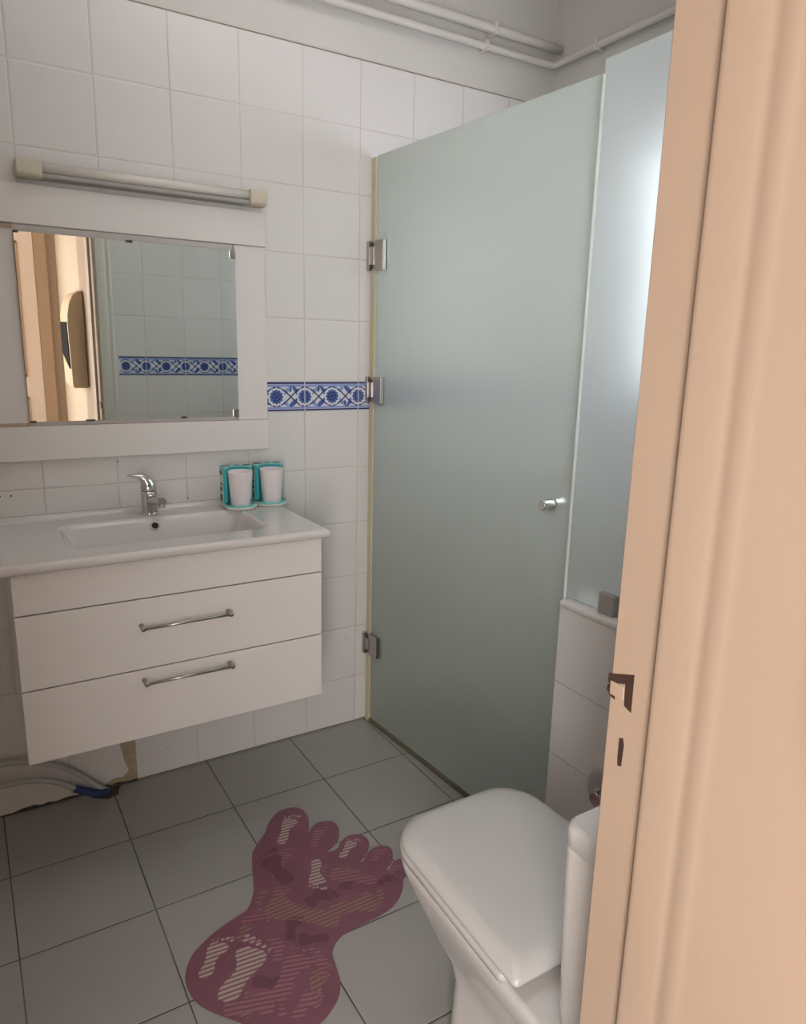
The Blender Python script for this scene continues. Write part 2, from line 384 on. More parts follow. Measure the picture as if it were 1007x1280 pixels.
# shower window
wroot = bpy.data.objects.new('window_1', None); COL.objects.link(wroot); wroot['kind'] = 'structure'
bm = bmesh.new()
fw = 0.045
for a in ((WY0, WY0 + fw, WZ0, WZ1), (WY1 - fw, WY1, WZ0, WZ1), (WY0 + fw, WY1 - fw, WZ0, WZ0 + fw), (WY0 + fw, WY1 - fw, WZ1 - fw, WZ1)):
    box(bm, XR + 0.03, XR + 0.07, *a)
obj('window_frame', bm, M_WHITE, wroot, bevel=0.004)
obj('window_pane', bx(XR + 0.045, XR + 0.05, WY0 + fw, WY1 - fw, WZ0 + fw, WZ1 - fw), M_PANE, wroot)

# ------------------------------------------------------------------ door frame (near, right)
dr = bpy.data.objects.new('door_1', None); COL.objects.link(dr); dr['kind'] = 'structure'
def jamb_profile(s, xj):
    # s=+1: right jamb, its face looks to -x
    P = [(0.02, YF + 0.001), (0.012, YF + 0.001), (0.012, YF + 0.020), (0.0, YF + 0.019),
         (0.0, -1.786), (-0.011, -1.789), (-0.0125, -1.796), (-0.0125, -1.828), (-0.0105, -1.833), (-0.0105, -1.842), (-0.0135, -1.848), (-0.0135, -1.862), (-0.011, -1.870),
         (-0.011, -2.06), (-0.012, -2.11), (-0.012, YH - 0.018), (0.04, YH - 0.018), (0.04, YH - 0.001), (0.02, YH - 0.001), (0.02, YF + 0.001)]
    return [(xj + s * a, b) for a, b in P]
bm = bmesh.new(); prism(bm, jamb_profile(1, JX), 2, 0.0, DH + 0.01); obj('jamb', bm, M_CREAM, dr, bevel=0.002)
bm = bmesh.new(); prism(bm, jamb_profile(-1, JX0), 2, 0.0, DH + 0.01); obj('jamb', bm, M_CREAM, dr, bevel=0.002)
for s_, xj in ((1, JX), (-1, JX0)):
    bm = bmesh.new(); prism(bm, [(xj + s_ * a_, b_) for a_, b_ in ((0.0125, YF + 0.001), (0.085, YF + 0.001), (0.085, YF + 0.016), (0.076, YF + 0.022), (0.060, YF + 0.018), (0.050, YF + 0.024), (0.018, YF + 0.024), (0.0125, YF + 0.020))], 2, 0.0, DH + 0.085)
    obj('architrave', bm, mat('cream_paint_room_lit', (0.66, 0.63, 0.56), 0.35), dr, bevel=0.002)  # same cream paint as the jamb, its greyer room light put into the colour
bm = bmesh.new(); prism(bm, [(YF + 0.001, DH + 0.085), (YF + 0.022, DH + 0.085), (YF + 0.022, DH), (-1.786, DH), (-1.79, DH - 0.012), (YH - 0.018, DH - 0.012), (YH - 0.018, DH + 0.06), (YH - 0.001, DH + 0.06), (YH - 0.001, DH + 0.018), (YF + 0.001, DH + 0.018)], 0, JX0 + 0.001, JX - 0.001)
obj('head_jamb', bm, M_CREAM, dr, bevel=0.002)
# lock keep: lipped strike plate cut into the jamb edge, and the bolt slot below it
e = JX - 0.0006
bm = bmesh.new()
prism(bm, [(-1.7225, 1.049), (-1.757, 1.061), (-1.7575, 1.017), (-1.7475, 1.021), (-1.7465, 1.046), (-1.7225, 1.038)], 0, e, JX + 0.004)
o = obj('latch_recess', bm, M_RUST, dr); 
bm = bmesh.new(); prism(bm, [(-1.7215, 1.030), (-1.727, 1.024), (-1.734, 1.022), (-1.733, 1.029), (-1.727, 1.031), (-1.7225, 1.036)], 0, e, JX + 0.004); obj('latch_recess', bm, M_RUST, dr)
bm = bmesh.new(); box(bm, JX - 0.0016, JX + 0.003, -1.7455, -1.7265, 1.0265, 1.0425); obj('strike_plate', bm, M_CREAM, dr, bevel=0.001)
bm = bmesh.new(); prism(bm, [(-1.7455, 0.981), (-1.7505, 0.983), (-1.7525, 0.975), (-1.7515, 0.949), (-1.7465, 0.948), (-1.7455, 0.957)], 0, e, JX + 0.004); obj('bolt_slot', bm, M_RUST, dr)

# hall door seen in the mirror
d2 = bpy.data.objects.new('door_2', None); COL.objects.link(d2); d2['kind'] = 'structure'
dx1 = -0.735
bm = bx(dx1 - 0.8, dx1, -3.2, -3.165, 0.005, 2.05); obj('door_leaf', bm, mat('pale_pink_door_paint', (0.80, 0.70, 0.66), 0.4), d2, bevel=0.003)
for zz in ((0.2, 0.95), (1.08, 1.92)):
    for xx in (dx1 - 0.70, dx1 - 0.36):
        bm = bmesh.new()
        for (a, b, c, d_) in ((xx, xx + 0.02, *zz), (xx + 0.25, xx + 0.27, *zz), (xx, xx + 0.27, zz[0], zz[0] + 0.02), (xx, xx + 0.27, zz[1] - 0.02, zz[1])):
            box(bm, a, b, -3.166, -3.155, c, d_)
        obj('panel_moulding', bm, M_CREAM, d2, bevel=0.004)
bm = bmesh.new(); box(bm, dx1, dx1 + 0.075, -3.2, -3.17, 0, 2.13); box(bm, dx1 - 0.875, dx1 - 0.8, -3.2, -3.17, 0, 2.13); box(bm, dx1 - 0.8, dx1, -3.2, -3.17, 2.055, 2.13)
obj('door_casing', bm, M_CREAM, d2, bevel=0.004)

# ------------------------------------------------------------------ partition wall with ledge
PX, PY = 0.103, -0.938
pw = struct('wall_partition', bx(PX, PX + 0.115, YF, PY, 0, 0.752), M_TP)
bm = bmesh.new(); loft(bm, [[(x, y, z) for x, y in rrect(PX - 0.006 + i_, PX + 0.121 - i_, YF, PY + 0.006 - i_, 0.012, 5, 0.001)] for z, i_ in ((0.752, 0.004), (0.755, 0.001), (0.765, 0), (0.7695, 0.002), (0.7715, 0.006))])
obj('ledge', bm, M_MARBLE, pw, smooth=True)
pw.children[0].data.polygons[-1].use_smooth = False

# ------------------------------------------------------------------ shower door (swings a little inwards)
A = Vector((0.052, -0.008)); B = Vector((0.112, -0.942)); dd = (B - A).normalized(); nn = Vector((-dd.y, dd.x))  # nn points +x
if nn.x < 0: nn = -nn
dl = (B - A).length
sd = thing('shower_door', 'tall frosted green glass shower door hinged to the tiled wall beside the vanity', 'shower door', (0.052, -0.008, 0.0))
def frame_box(bm, a0, a1, n0, n1, z0, z1, mi=0):
    """box in the door's own frame: a along the door, n across it"""
    vs = []
    for a in (a0, a1):
        for q in (n0, n1):
            for z in (z0, z1):
                p = A + dd * a + nn * q; vs.append(bm.verts.new((p.x, p.y, z)))
    for f in [(0, 1, 3, 2), (4, 6, 7, 5), (0, 4, 5, 1), (2, 3, 7, 6), (0, 2, 6, 4), (1, 5, 7, 3)]:
        q = bm.faces.new([vs[i] for i in f]); q.material_index = mi
def glass_slab(name, fb, a0, a1, n0, n1, z0, z1, root):
    bm = bmesh.new(); fb(bm, a0, a1, n0, n1, z0, z1)
    o = obj(name, bm, [M_FROST, M_EDGE], root)
    # polished rims: every narrow face
    for p in o.data.polygons:
        if p.area < 0.05: p.material_index = 1
    return o
g1 = glass_slab('glass_pane', frame_box, 0.0225, dl, -0.005, 0.005, 0.017, 2.003, sd)
bm = bmesh.new(); frame_box(bm, -0.004, 0.022, -0.011, 0.009, 0.0, 2.0); s1 = obj('side_seal', bm, M_SEAL, sd, bevel=0.003); s1['label'] = 'yellowed vertical seal strip'
bm = bmesh.new(); frame_box(bm, 0.023, dl - 0.005, -0.013, 0.008, 0.0, 0.0165); s2 = obj('bottom_seal', bm, M_GRIME, sd, bevel=0.004); s2['label'] = 'grimy dark bottom seal'
adopt(sd, g1, s1, s2)
for z0, z1 in ((1.648, 1.742), (1.212, 1.300), (0.278, 0.360)):
    bm = bmesh.new(); frame_box(bm, -0.008, 0.008, -0.026, 0.012, z0, z1)      # wall leaf
    frame_box(bm, 0.006, 0.028, -0.0225, -0.0115, z0 + 0.018, z1 - 0.018)        # barrel block
    frame_box(bm, 0.022, 0.078, -0.018, -0.004, z0, z1)                        # glass leaf
    frame_box(bm, 0.022, 0.078, 0.004, 0.013, z0, z1)
    h = obj('hinge', bm, M_HINGE, sd, bevel=0.0015)
    adopt(sd, h)
    bm = bmesh.new()
    frame_box(bm, 0.0085, 0.021, -0.0225, -0.0135, z0 + 0.006, z0 + 0.017); frame_box(bm, 0.0085, 0.021, -0.0225, -0.0135, z1 - 0.017, z1 - 0.006)
    h2 = obj('hinge_pin', bm, M_HINGE_D, None, bevel=0.002); h2.parent = h
bm = bmesh.new(); ka = dl - 0.062; q = A + dd * ka
def kp(n): p = q + nn * n; return (p.x, p.y, 1.013)
tube(bm, [kp(-0.004), kp(-0.009)], 0.0125, 28); tube(bm, [kp(-0.009), kp(-0.012), kp(-0.040), kp(-0.043)], [0.012, 0.0135, 0.0135, 0.0115], 28)
tube(bm, [kp(0.004), kp(0.034), kp(0.037)], [0.013, 0.013, 0.011], 28)
k = obj('knob', bm, M_CHROME, sd, bevel=0.001); k['label'] = 'chrome round door knob'; adopt(sd, k)

# fixed pane on the ledge
fpn = thing('glass_panel', 'fixed frosted glass panel standing on the ledge of the low tiled wall', 'glass panel', (0.135, -0.925, 0.7715))
def fb2(bm, a0, a1, n0, n1, z0, z1, mi=0):
    box(bm, 0.135 + n0, 0.135 + n1, -0.925 - a1, -0.925 - a0, z0, z1, mi)
g2 = glass_slab('glass_pane', fb2, 0, 0.80, -0.005, 0.005, 0.773, 2.042, fpn)
bm = bmesh.new(); box(bm, 0.117, 0.130, -1.10, -1.052, 0.7718, 0.824); box(bm, 0.140, 0.152, -1.10, -1.052, 0.7718, 0.824); box(bm, 0.130, 0.140, -1.10, -1.052, 0.7718, 0.773)
c1 = obj('clamp', bm, M_HINGE, fpn, bevel=0.0015); c1['label'] = 'square metal glass clamp'; g2.data.materials[0] = M_FROST2; adopt(fpn, g2, c1)

# ------------------------------------------------------------------ ceiling pipes
def clip(x, y, z, axis):
    bm = bmesh.new()
    if axis == 'x': box(bm, x - 0.006, x + 0.006, y - 0.0165, 0.0075, z - 0.0165, z + 0.0165)
    else: box(bm, x - 0.0165, XR + 0.0075, y - 0.006, y + 0.006, z - 0.0165, z + 0.0165)
    return bm
pz = 2.412
p1 = thing('water_pipe', 'lower white wall pipe that bends round the shower corner', 'pipe', (-1.7, -0.02, pz), 'pipes under the ceiling')
bm = bmesh.new(); tube(bm, smooth_path([(-1.74, -0.017, pz), (-0.9, -0.017, pz), (0.2, -0.017, pz), (0.70, -0.017, pz), (0.755, -0.018, pz), (0.775, -0.024, pz), (0.783, -0.045, pz), (0.783, -0.10, pz + 0.002), (0.783, -0.6, pz + 0.008), (0.783, -1.73, pz + 0.012)], 8), 0.012, 16)
a = obj('pipe', bm, M_PIPE, p1, smooth=True); adopt(p1, a)
for xx in (-1.1, -0.3, 0.47): c = obj('clip', clip(xx, -0.017, pz, 'x'), M_PIPE, p1, bevel=0.003); adopt(p1, c)
for yy in (-0.235, -1.0): c = obj('clip', clip(0.783, yy, pz + 0.004, 'y'), M_PIPE, p1, bevel=0.003); adopt(p1, c)
p2 = thing('water_pipe', 'upper white wall pipe, thicker, that enters the wall at the shower corner', 'pipe', (-1.7, -0.02, 2.468), 'pipes under the ceiling')
bm = bmesh.new(); tube(bm, smooth_path([(-1.74, -0.024, 2.468), (-0.5, -0.024, 2.468), (0.81, -0.024, 2.468)], 8), 0.0155, 16)
a = obj('pipe', bm, M_PIPE, p2, smooth=True); adopt(p2, a)
for xx in (-0.9, -0.1, 0.50):
    bm = bmesh.new(); box(bm, xx - 0.006, xx + 0.006, -0.042, 0.0075, 2.448, 2.488); c = obj('clip', bm, M_PIPE, p2, bevel=0.003); adopt(p2, c)

# ------------------------------------------------------------------ tube light
tl = thing('tube_light', 'unlit slim tube light with ivory end caps above the mirror', 'light fixture', (-0.672, -0.0, 1.82))
bm = bmesh.new(); box(bm, -0.985, -0.36, -0.046, -0.0005, 1.803, 1.8150); t1 = obj('batten', bm, M_BATTEN, tl, bevel=0.003)
bm = bmesh.new(); tube(bm, [(-0.975, -0.038, 1.8285), (-0.37, -0.038, 1.8285)], 0.0130, 24); t2 = obj('tube', bm, M_TUBE, tl, smooth=True)
adopt(tl, t1, t2)
for x0, x1 in ((-1.005, -0.945), (-0.392, -0.342)):
    yz = rrect(-0.058, -0.001, 1.801, 1.845, 0.016, 6)
    yz = rrect(-0.058, -0.001, 1.801, 1.845, 0.012, 6)
    bm = bmesh.new(); prism(bm, yz, 0, x0, x1); c = obj('end_cap', bm, M_IVORY, tl, bevel=0.003); adopt(tl, c)

# ------------------------------------------------------------------ mirror surround and mirror
ms = thing('mirror_frame', 'white board surround around the mirror above the basin', 'mirror frame', (-0.75, 0, 1.07))
parts = []
def bd(x0, x1, z0, z1, d): 
    o = obj('frame_board', bx(x0, x1, -d, -0.0005, z0, z1), M_WHITE, ms, bevel=0.002); parts.append(o)
bd(-1.70, -0.334, 1.690, 1.789, 0.022)
bd(-1.70, -0.334, 1.070, 1.165, 0.022)
bd(-0.434, -0.336, 1.1655, 1.6895, 0.017)
bd(-1.70, -1.021, 1.1655, 1.6895, 0.010)
o = obj('backing', bx(-1.0205, -0.4345, -0.004, -0.0005, 1.1655, 1.6895), M_WHITE, ms); parts.append(o)
o = obj('edge_strip', bx(-1.70, -1.024, -0.016, -0.0105, 1.678, 1.6885), M_CREAM, ms); parts.append(o)
o = obj('edge_strip', bx(-1.70, -1.024, -0.016, -0.0105, 1.1665, 1.174), M_CREAM, ms); parts.append(o)
adopt(ms, *parts)
mr = thing('wall_mirror', 'rectangular frameless mirror reflecting the doorway and the blue border', 'mirror', (-0.7275, -0.018, 1.178))
tl_ = 0.013
def mrp(x, z, d): return (x, -0.0135 - d - (z - 1.177) * tl_ - (x + 1.021) * 0.0077, z)
bm = bmesh.new()
L0 = [mrp(x, z, 0) for x, z in ((-1.021, 1.177), (-0.4345, 1.177), (-0.4345, 1.670), (-1.021, 1.670))]; L1 = [mrp(x, z, 0.004) for x, z in ((-1.021, 1.177), (-0.4345, 1.177), (-0.4345, 1.670), (-1.021, 1.670))]
loft(bm, [L0, L1]); g = obj('mirror_glass', bm, M_MIRROR, mr); ps = [g]
def mbox(x0, x1, z0, z1, m_, nm='clip'):
    bm = bmesh.new(); y = -0.0175 - ((z0 + z1) / 2 - 1.177) * tl_ - (x0 + 1.021) * 0.0077
    box(bm, x0, x1, y - 0.0035, y + 0.014, z0, z1); return obj(nm, bm, m_, mr, bevel=0.001)
ps += [mbox(-0.452, -0.4345, 1.648, 1.672, M_HINGE), mbox(-0.452, -0.4345, 1.176, 1.20, M_HINGE), mbox(-0.745, -0.728, 1.666, 1.673, M_HINGE_D), mbox(-0.612, -0.597, 1.1755, 1.1815, M_HINGE_D),
       mbox(-0.88, -0.855, 1.1755, 1.180, M_HINGE_D), mbox(-1.021, -1.01, 1.666, 1.672, M_HINGE_D), mbox(-1.02, -1.005, 1.1745, 1.180, M_HINGE_D)]
adopt(mr, *ps)

# ------------------------------------------------------------------ vanity
vc = thing('vanity_cabinet', 'white wall-hung bathroom cabinet with two handled drawers under the basin', 'cabinet', (-0.736, -0.0, 0.397))
CX0, CX1, CY = -1.122, -0.350, -0.45
bm = bmesh.new(); t_ = 0.016
box(bm, CX0 + 0.002, CX0 + 0.002 + t_, CY + 0.019, -0.0015, 0.399, 0.8745); box(bm, CX1 - 0.002 - t_, CX1 - 0.002, CY + 0.019, -0.0015, 0.399, 0.8745)
box(bm, CX0 + 0.002 + t_, CX1 - 0.002 - t_, CY + 0.019, -0.0015, 0.399, 0.399 + t_); box(bm, CX0 + 0.002 + t_, CX1 - 0.002 - t_, -0.0095, -0.0015, 0.399 + t_, 0.79)
ps = [obj('body', bm, M_CAB, vc)]
ps.append(obj('front_panel', bx(CX0, CX1, CY, CY + 0.0185, 0.7755, 0.874), M_CAB, vc, bevel=0.0015))
for z0, z1, hz in ((0.5875, 0.7725, 0.704), (0.397, 0.5845, 0.556)):
    d = obj('drawer', bx(CX0, CX1, CY, CY + 0.0185, z0, z1), M_CAB, vc, bevel=0.0015); adopt(vc, d)
    bm = bmesh.new(); hx0, hx1 = -0.850, -0.620
    tube(bm, [(hx0, CY - 0.026, hz), (hx1, CY - 0.026, hz)], 0.0042, 10)
    for hx in (hx0 + 0.004, hx1 - 0.004):
        tube(bm, [(hx, CY + 0.0005, hz), (hx, CY - 0.022, hz), (hx, CY - 0.031, hz)], [0.0065, 0.0058, 0.0058], 14)
    h = obj('handle', bm, M_HINGE, None, smooth=True); h.parent = d; h['label'] = 'brushed metal bar handle'
    h.matrix_parent_inverse = Matrix.Translation(vc.location).inverted(); h.matrix_parent_inverse = Matrix.Identity(4)
ps.append(obj('shadow_gap', bx(CX0 + 0.003, CX1 - 0.003, CY + 0.008, CY + 0.0185, 0.5846, 0.5874), M_GAP, vc)); ps.append(obj('shadow_gap', bx(CX0 + 0.003, CX1 - 0.003, CY + 0.008, CY + 0.0185, 0.7726, 0.7754), M_GAP, vc))
adopt(vc, *ps)

# basin: height field with a rounded rectangular bowl
wb = thing('washbasin', 'wide white ceramic basin top on the wall-hung cabinet', 'washbasin', (-0.736, -0.23, 0.8746))
BX0, BX1, BY0, BY1, BZ = -1.145, -0.331, -0.468, -0.0015, 0.900
bx0, bx1, by0, by1 = -0.990, -0.468, -0.372, -0.105
def sm(t): t = max(0, min(1, t)); return t * t * (3 - 2 * t)
def top_h(x, y):
    cx, cy = (bx0 + bx1) / 2, (by0 + by1) / 2; hx, hy = (bx1 - bx0) / 2, (by1 - by0) / 2; r = 0.045
    qx, qy = abs(x - cx) - hx + r, abs(y - cy) - hy + r
    sd_ = math.hypot(max(qx, 0), max(qy, 0)) + min(max(qx, qy), 0) - r       # negative inside
    z = BZ
    bk = sm((y + 0.20) / 0.05)
    dep = sm(-sd_ / (0.030 + 0.028 * bk)) * 0.075 + sm(-sd_ / 0.13) * 0.022
    z -= dep
    if sd_ > 0: z -= 0.0
    z += 0.014 * sm((y + 0.030) / 0.016)                                      # upstand at the wall
    e = min(x - BX0, BX1 - x, y - BY0)
    if e < 0.010: z -= 0.010 - math.sqrt(max(0, 0.010 ** 2 - (0.010 - e) ** 2))
    return z
def lin(a, b, n): return [a + (b - a) * i / n for i in range(n + 1)]
xs = sorted(set([BX0, BX0 + 0.001, BX0 + 0.003, BX0 + 0.006, BX0 + 0.010] + lin(BX0 + 0.014, bx0 - 0.004, 10) + lin(bx0, bx0 + 0.06, 24) + lin(bx0 + 0.065, bx1 - 0.065, 50) + lin(bx1 - 0.06, bx1, 24) + lin(bx1 + 0.004, BX1 - 0.014, 10) + [BX1 - 0.010, BX1 - 0.006, BX1 - 0.003, BX1 - 0.001, BX1]))
ys = sorted(set([BY0, BY0 + 0.001, BY0 + 0.003, BY0 + 0.006, BY0 + 0.010] + lin(BY0 + 0.014, by0 - 0.004, 6) + lin(by0, by0 + 0.06, 24) + lin(by0 + 0.065, by1 - 0.065, 24) + lin(by1 - 0.06, by1, 24) + lin(by1 + 0.004, BY1, 24)))
bm = bmesh.new(); V = [[bm.verts.new((x, y, top_h(x, y))) for y in ys] for x in xs]
for i in range(len(xs) - 1):
    for j in range(len(ys) - 1): bm.faces.new((V[i][j], V[i + 1][j], V[i + 1][j + 1], V[i][j + 1]))
rim = [V[i][0] for i in range(len(xs))] + [V[-1][j] for j in range(1, len(ys))] + [V[i][-1] for i in range(len(xs) - 2, -1, -1)] + [V[0][j] for j in range(len(ys) - 2, 0, -1)]
cxm, cym = (BX0 + BX1) / 2, (BY0 + BY1) / 2
def ring(z, ins): return [bm.verts.new((v.co.x + (ins if v.co.x < cxm else -ins) * (1 if abs(v.co.x - cxm) > 0.4 else 0), v.co.y + (ins if v.co.y < BY0 + 0.01 else 0), z)) for v in rim]
r1 = ring(0.882, 0.0); r2 = ring(0.8765, 0.005); r3 = ring(0.8748, 0.012)
prev = rim
for R_ in (r1, r2, r3):
    for i in range(len(rim)): bm.faces.new((prev[i], prev[(i + 1) % len(rim)], R_[(i + 1) % len(rim)], R_[i]))
    prev = R_
bo = obj('basin', bm, M_CER, wb, smooth=True)
bm = bmesh.new(); oc = Vector((-0.731, -0.1315, 0.8785)); on = Vector((0, -0.86, 0.50)).normalized()
tube(bm, [oc - on * 0.006, oc + on * 0.0015, oc + on * 0.003], [0.0135, 0.0135, 0.012], 24); ov = obj('overflow_ring', bm, M_CHROME, wb, smooth=False, bevel=0.0005)
bm = bmesh.new(); tube(bm, [oc + on * 0.002, oc + on * 0.0035], 0.0095, 24); oh = obj('overflow_hole', bm, M_DARK, wb)
bm = bmesh.new(); tube(bm, [(-0.73, -0.24, 0.800), (-0.73, -0.24, 0.8055), (-0.73, -0.24, 0.8075)], [0.030, 0.030, 0.024], 28); dn = obj('drain', bm, M_CHROME, wb)
adopt(wb, bo, ov, oh, dn)

# faucet
fx, fy, fz = -0.729, -0.062, 0.9002
fc = thing('basin_faucet', 'small chrome single-lever mixer tap at the back of the basin', 'tap', (fx, fy, fz))
bm = bmesh.new(); tube(bm, [(fx, fy, fz - 0.0), (fx, fy, fz + 0.004), (fx, fy, fz + 0.006), (fx, fy, fz + 0.03), (fx, fy, fz + 0.068), (fx, fy, fz + 0.070)], [0.0255, 0.0255, 0.0235, 0.0225, 0.0235, 0.0215], 36)
tube(bm, smooth_path([(fx, fy, fz + 0.040), (fx + 0.008, fy - 0.030, fz + 0.047), (fx + 0.014, fy - 0.06, fz + 0.051), (fx + 0.018, fy - 0.085, fz + 0.050)], 5), [0.0175 - 0.0002 * i for i in range(16)], 24)
f1 = obj('tap_body', bm, M_CHROME, fc, bevel=0.001)
bm = bmesh.new(); tube(bm, [(fx + 0.0165, fy - 0.076, fz + 0.042), (fx + 0.017, fy - 0.078, fz + 0.031)], [0.0115, 0.0105], 24); f2 = obj('aerator', bm, M_CHROME, fc)
bm = bmesh.new(); loops = []
for (ox, oz, wx, wz, wy, tilt) in ((0.0, 0.0725, 0.0225, 0.0, 0.0225, 0), (0.0, 0.078, 0.0228, 0.0, 0.0228, 0), (-0.001, 0.088, 0.0215, 0, 0.0215, 8), (-0.004, 0.098, 0.019, 0, 0.020, 22), (-0.010, 0.107, 0.0150, 0, 0.018, 38), (-0.019, 0.114, 0.0105, 0, 0.0155, 58), (-0.031, 0.1175, 0.0062, 0, 0.0135, 76), (-0.045, 0.1185, 0.0035, 0, 0.0115, 86), (-0.056, 0.1180, 0.0022, 0, 0.0085, 92)):
    t = math.radians(tilt); L = []
    for k in range(28):
        a = 2 * PI * k / 28; L.append((fx + ox + wx * math.cos(a) * math.cos(t), fy + wy * math.sin(a) + 0.25 * (0.0 - ox) * -1 * 0, fz + oz + wx * math.cos(a) * math.sin(t)))
    loops.append(L)
loft(bm, loops); f3 = obj('lever', bm, M_CHROME, fc, smooth=True)
bm = bmesh.new(); tube(bm, [(fx - 0.004, fy - 0.018, fz + 0.088), (fx - 0.0045, fy - 0.0235, fz + 0.0885)], 0.0028, 12); f4 = obj('marker_dot', bm, mat('dark_red_dot', (0.06, 0.01, 0.012), 0.4), fc)
adopt(fc, f1, f2, f3, f4)

# ------------------------------------------------------------------ toothbrush holders and cups
def holder(cx, cy, label, ang):
    r = thing('toothbrush_holder', label, 'toothbrush holder', (cx, cy, 0.9008), 'teal toothbrush holders on the basin')
    r.rotation_euler.z = math.radians(ang)
    def tray_loop(w_, d0, d1, z, rr): return [(x, y, z) for x, y in rrect(-w_ * 0.9, w_ * 0.9, d0 * 0.92, d1 * 0.92, 0.014, 7, rr * 0.88)]
    bm = bmesh.new(); loft(bm, [tray_loop(0.050, -0.056, 0.058, 0.0, 0.046), tray_loop(0.056, -0.062, 0.060, 0.006, 0.050), tray_loop(0.056, -0.062, 0.060, 0.008, 0.050)])
    a = obj('tray', bm, M_TRAY, r, smooth=False, bevel=0.001)
    bm = bmesh.new(); loft(bm, [tray_loop(0.050, -0.056, 0.056, 0.0082, 0.044), tray_loop(0.0515, -0.0575, 0.056, 0.0145, 0.045), tray_loop(0.049, -0.055, 0.054, 0.0145, 0.043), tray_loop(0.046, -0.052, 0.052, 0.0105, 0.041)])
    b = obj('rim', bm, M_TEAL2, r, bevel=0.0008)
    # upright block at the back, wing on the left, two slots in its top
    bm = bmesh.new()
    out = [(-0.052, 0.053), (-0.052, 0.004), (-0.046, -0.004), (-0.038, 0.0), (-0.033, 0.016), (-0.018, 0.031), (0.0, 0.035), (0.018, 0.031), (0.033, 0.016), (0.040, 0.010), (0.050, 0.014), (0.052, 0.02), (0.052, 0.053)]
    out = [(x * 0.92, y * 0.94) for x, y in out]
    prism(bm, out, 2, 0.0148, 0.122); c = obj('brush_block', bm, M_TEAL, r, bevel=0.0025, seg=2)
    bm = bmesh.new(); prism(bm, [(x * 1.02, 0.033 + (y - 0.033) * 1.02) for x, y in out], 2, 0.1222, 0.1265); d = obj('top_plate', bm, M_TEAL2, r, bevel=0.001)
    bm = bmesh.new(); box(bm, -0.044, -0.020, 0.030, 0.046, 0.1266, 0.1272); box(bm, -0.004, 0.010, 0.040, 0.050, 0.1266, 0.1272); box(bm, 0.022, 0.044, 0.030, 0.046, 0.1266, 0.1272); s = obj('slot', bm, M_GAP, r)
    bm = bmesh.new(); random.seed(3)
    box(bm, -0.0489, -0.0479, 0.006, 0.047, 0.014, 0.119)
    box(bm, -0.0493, -0.0490, 0.012, 0.046, 0.018, 0.040, 1); box(bm, -0.0493, -0.0490, 0.014, 0.044, 0.050, 0.062, 1); box(bm, -0.0493, -0.0490, 0.010, 0.040, 0.070, 0.076, 1); box(bm, -0.0493, -0.0490, 0.014, 0.046, 0.100, 0.115, 1)
    e_ = obj('side_sticker', bm, [mat('sticker_pale', (0.55, 0.68, 0.66), 0.5), mat('sticker_dark_print', (0.07, 0.10, 0.09), 0.5)], r)
    return r
def cup(cx, cy, label):
    t = thing('cup', label, 'cup', (cx, cy, 0.9112), 'white cups on the basin')
    bm = bmesh.new(); prof = [(0.0, 0.001), (0.0275, 0.001), (0.030, 0.004), (0.0375, 0.104), (0.0385, 0.106), (0.037, 0.107), (0.035, 0.104), (0.028, 0.007), (0.0, 0.005)]
    N = 40; R_ = [[bm.verts.new((max(r, 1e-4) * math.cos(2 * PI * k / N), max(r, 1e-4) * math.sin(2 * PI * k / N), z)) for k in range(N)] for r, z in prof]
    for a, b in zip(R_, R_[1:]):
        for k in range(N): bm.faces.new((a[k], a[(k + 1) % N], b[(k + 1) % N], b[k]))
    bmesh.ops.remove_doubles(bm, verts=bm.verts[:], dist=1e-3 * 0.5)
    o = obj('cup_body', bm, M_CUP, t, smooth=True)
    return t
holder(-0.462, -0.090, 'left teal toothbrush holder, the one nearer the tap, with a printed side', -5)
holder(-0.3565, -0.080, 'right teal toothbrush holder, the one nearer the shower door', -5)
cup(-0.4635, -0.107, 'left white plastic cup, the one nearer the tap')
cup(-0.358, -0.097, 'right white plastic cup, the one nearer the shower door')

# ------------------------------------------------------------------ toilet
TX = -0.338
KZ = 0.955
tr = thing('toilet', 'white ceramic toilet with closed squarish lid beside the door frame', 'toilet', (TX, -1.45, 0.0))
def tap(y): return 1 - 0.085 * sm((y + 1.42) / 0.32)
def sec(w_, yf, yb, z, rf, rb=0.05): return [(TX + (x - TX) * (tap(y) if z > 0.3 else 1), y, z * KZ) for x, y in rrect(TX - w_, TX + w_, yb, yf, rf, 12, rb)]
bm = bmesh.new()
loft(bm, [sec(0.112, -1.245, YF + 0.005, 0.0, 0.05), sec(0.115, -1.240, YF + 0.005, 0.02, 0.05), sec(0.110, -1.245, YF + 0.005, 0.10, 0.05), sec(0.108, -1.245, YF + 0.005, 0.17, 0.05),
          sec(0.114, -1.225, YF + 0.005, 0.215, 0.06), sec(0.132, -1.185, YF + 0.005, 0.26, 0.075), sec(0.156, -1.145, YF + 0.005, 0.31, 0.09), sec(0.175, -1.118, YF + 0.005, 0.355, 0.10),
          sec(0.184, -1.104, YF + 0.005, 0.385, 0.090), sec(0.186, -1.100, YF + 0.005, 0.402, 0.090), sec(0.183, -1.103, YF + 0.006, 0.409, 0.088), sec(0.176, -1.11, YF + 0.010, 0.411, 0.098)])
t1 = obj('bowl', bm, M_CER, tr, smooth=True)
for pgn in t1.data.polygons:
    if len(pgn.vertices) > 4: pgn.use_smooth = False
bm = bmesh.new()
loft(bm, [sec(0.180, -1.106, -1.500, 0.4115, 0.086, 0.012), sec(0.187, -1.099, -1.502, 0.4135, 0.090, 0.012), sec(0.1885, -1.0975, -1.502, 0.4275, 0.091, 0.012), sec(0.186, -1.100, -1.501, 0.4310, 0.089, 0.012), sec(0.178, -1.108, -1.495, 0.4320, 0.086, 0.012)])
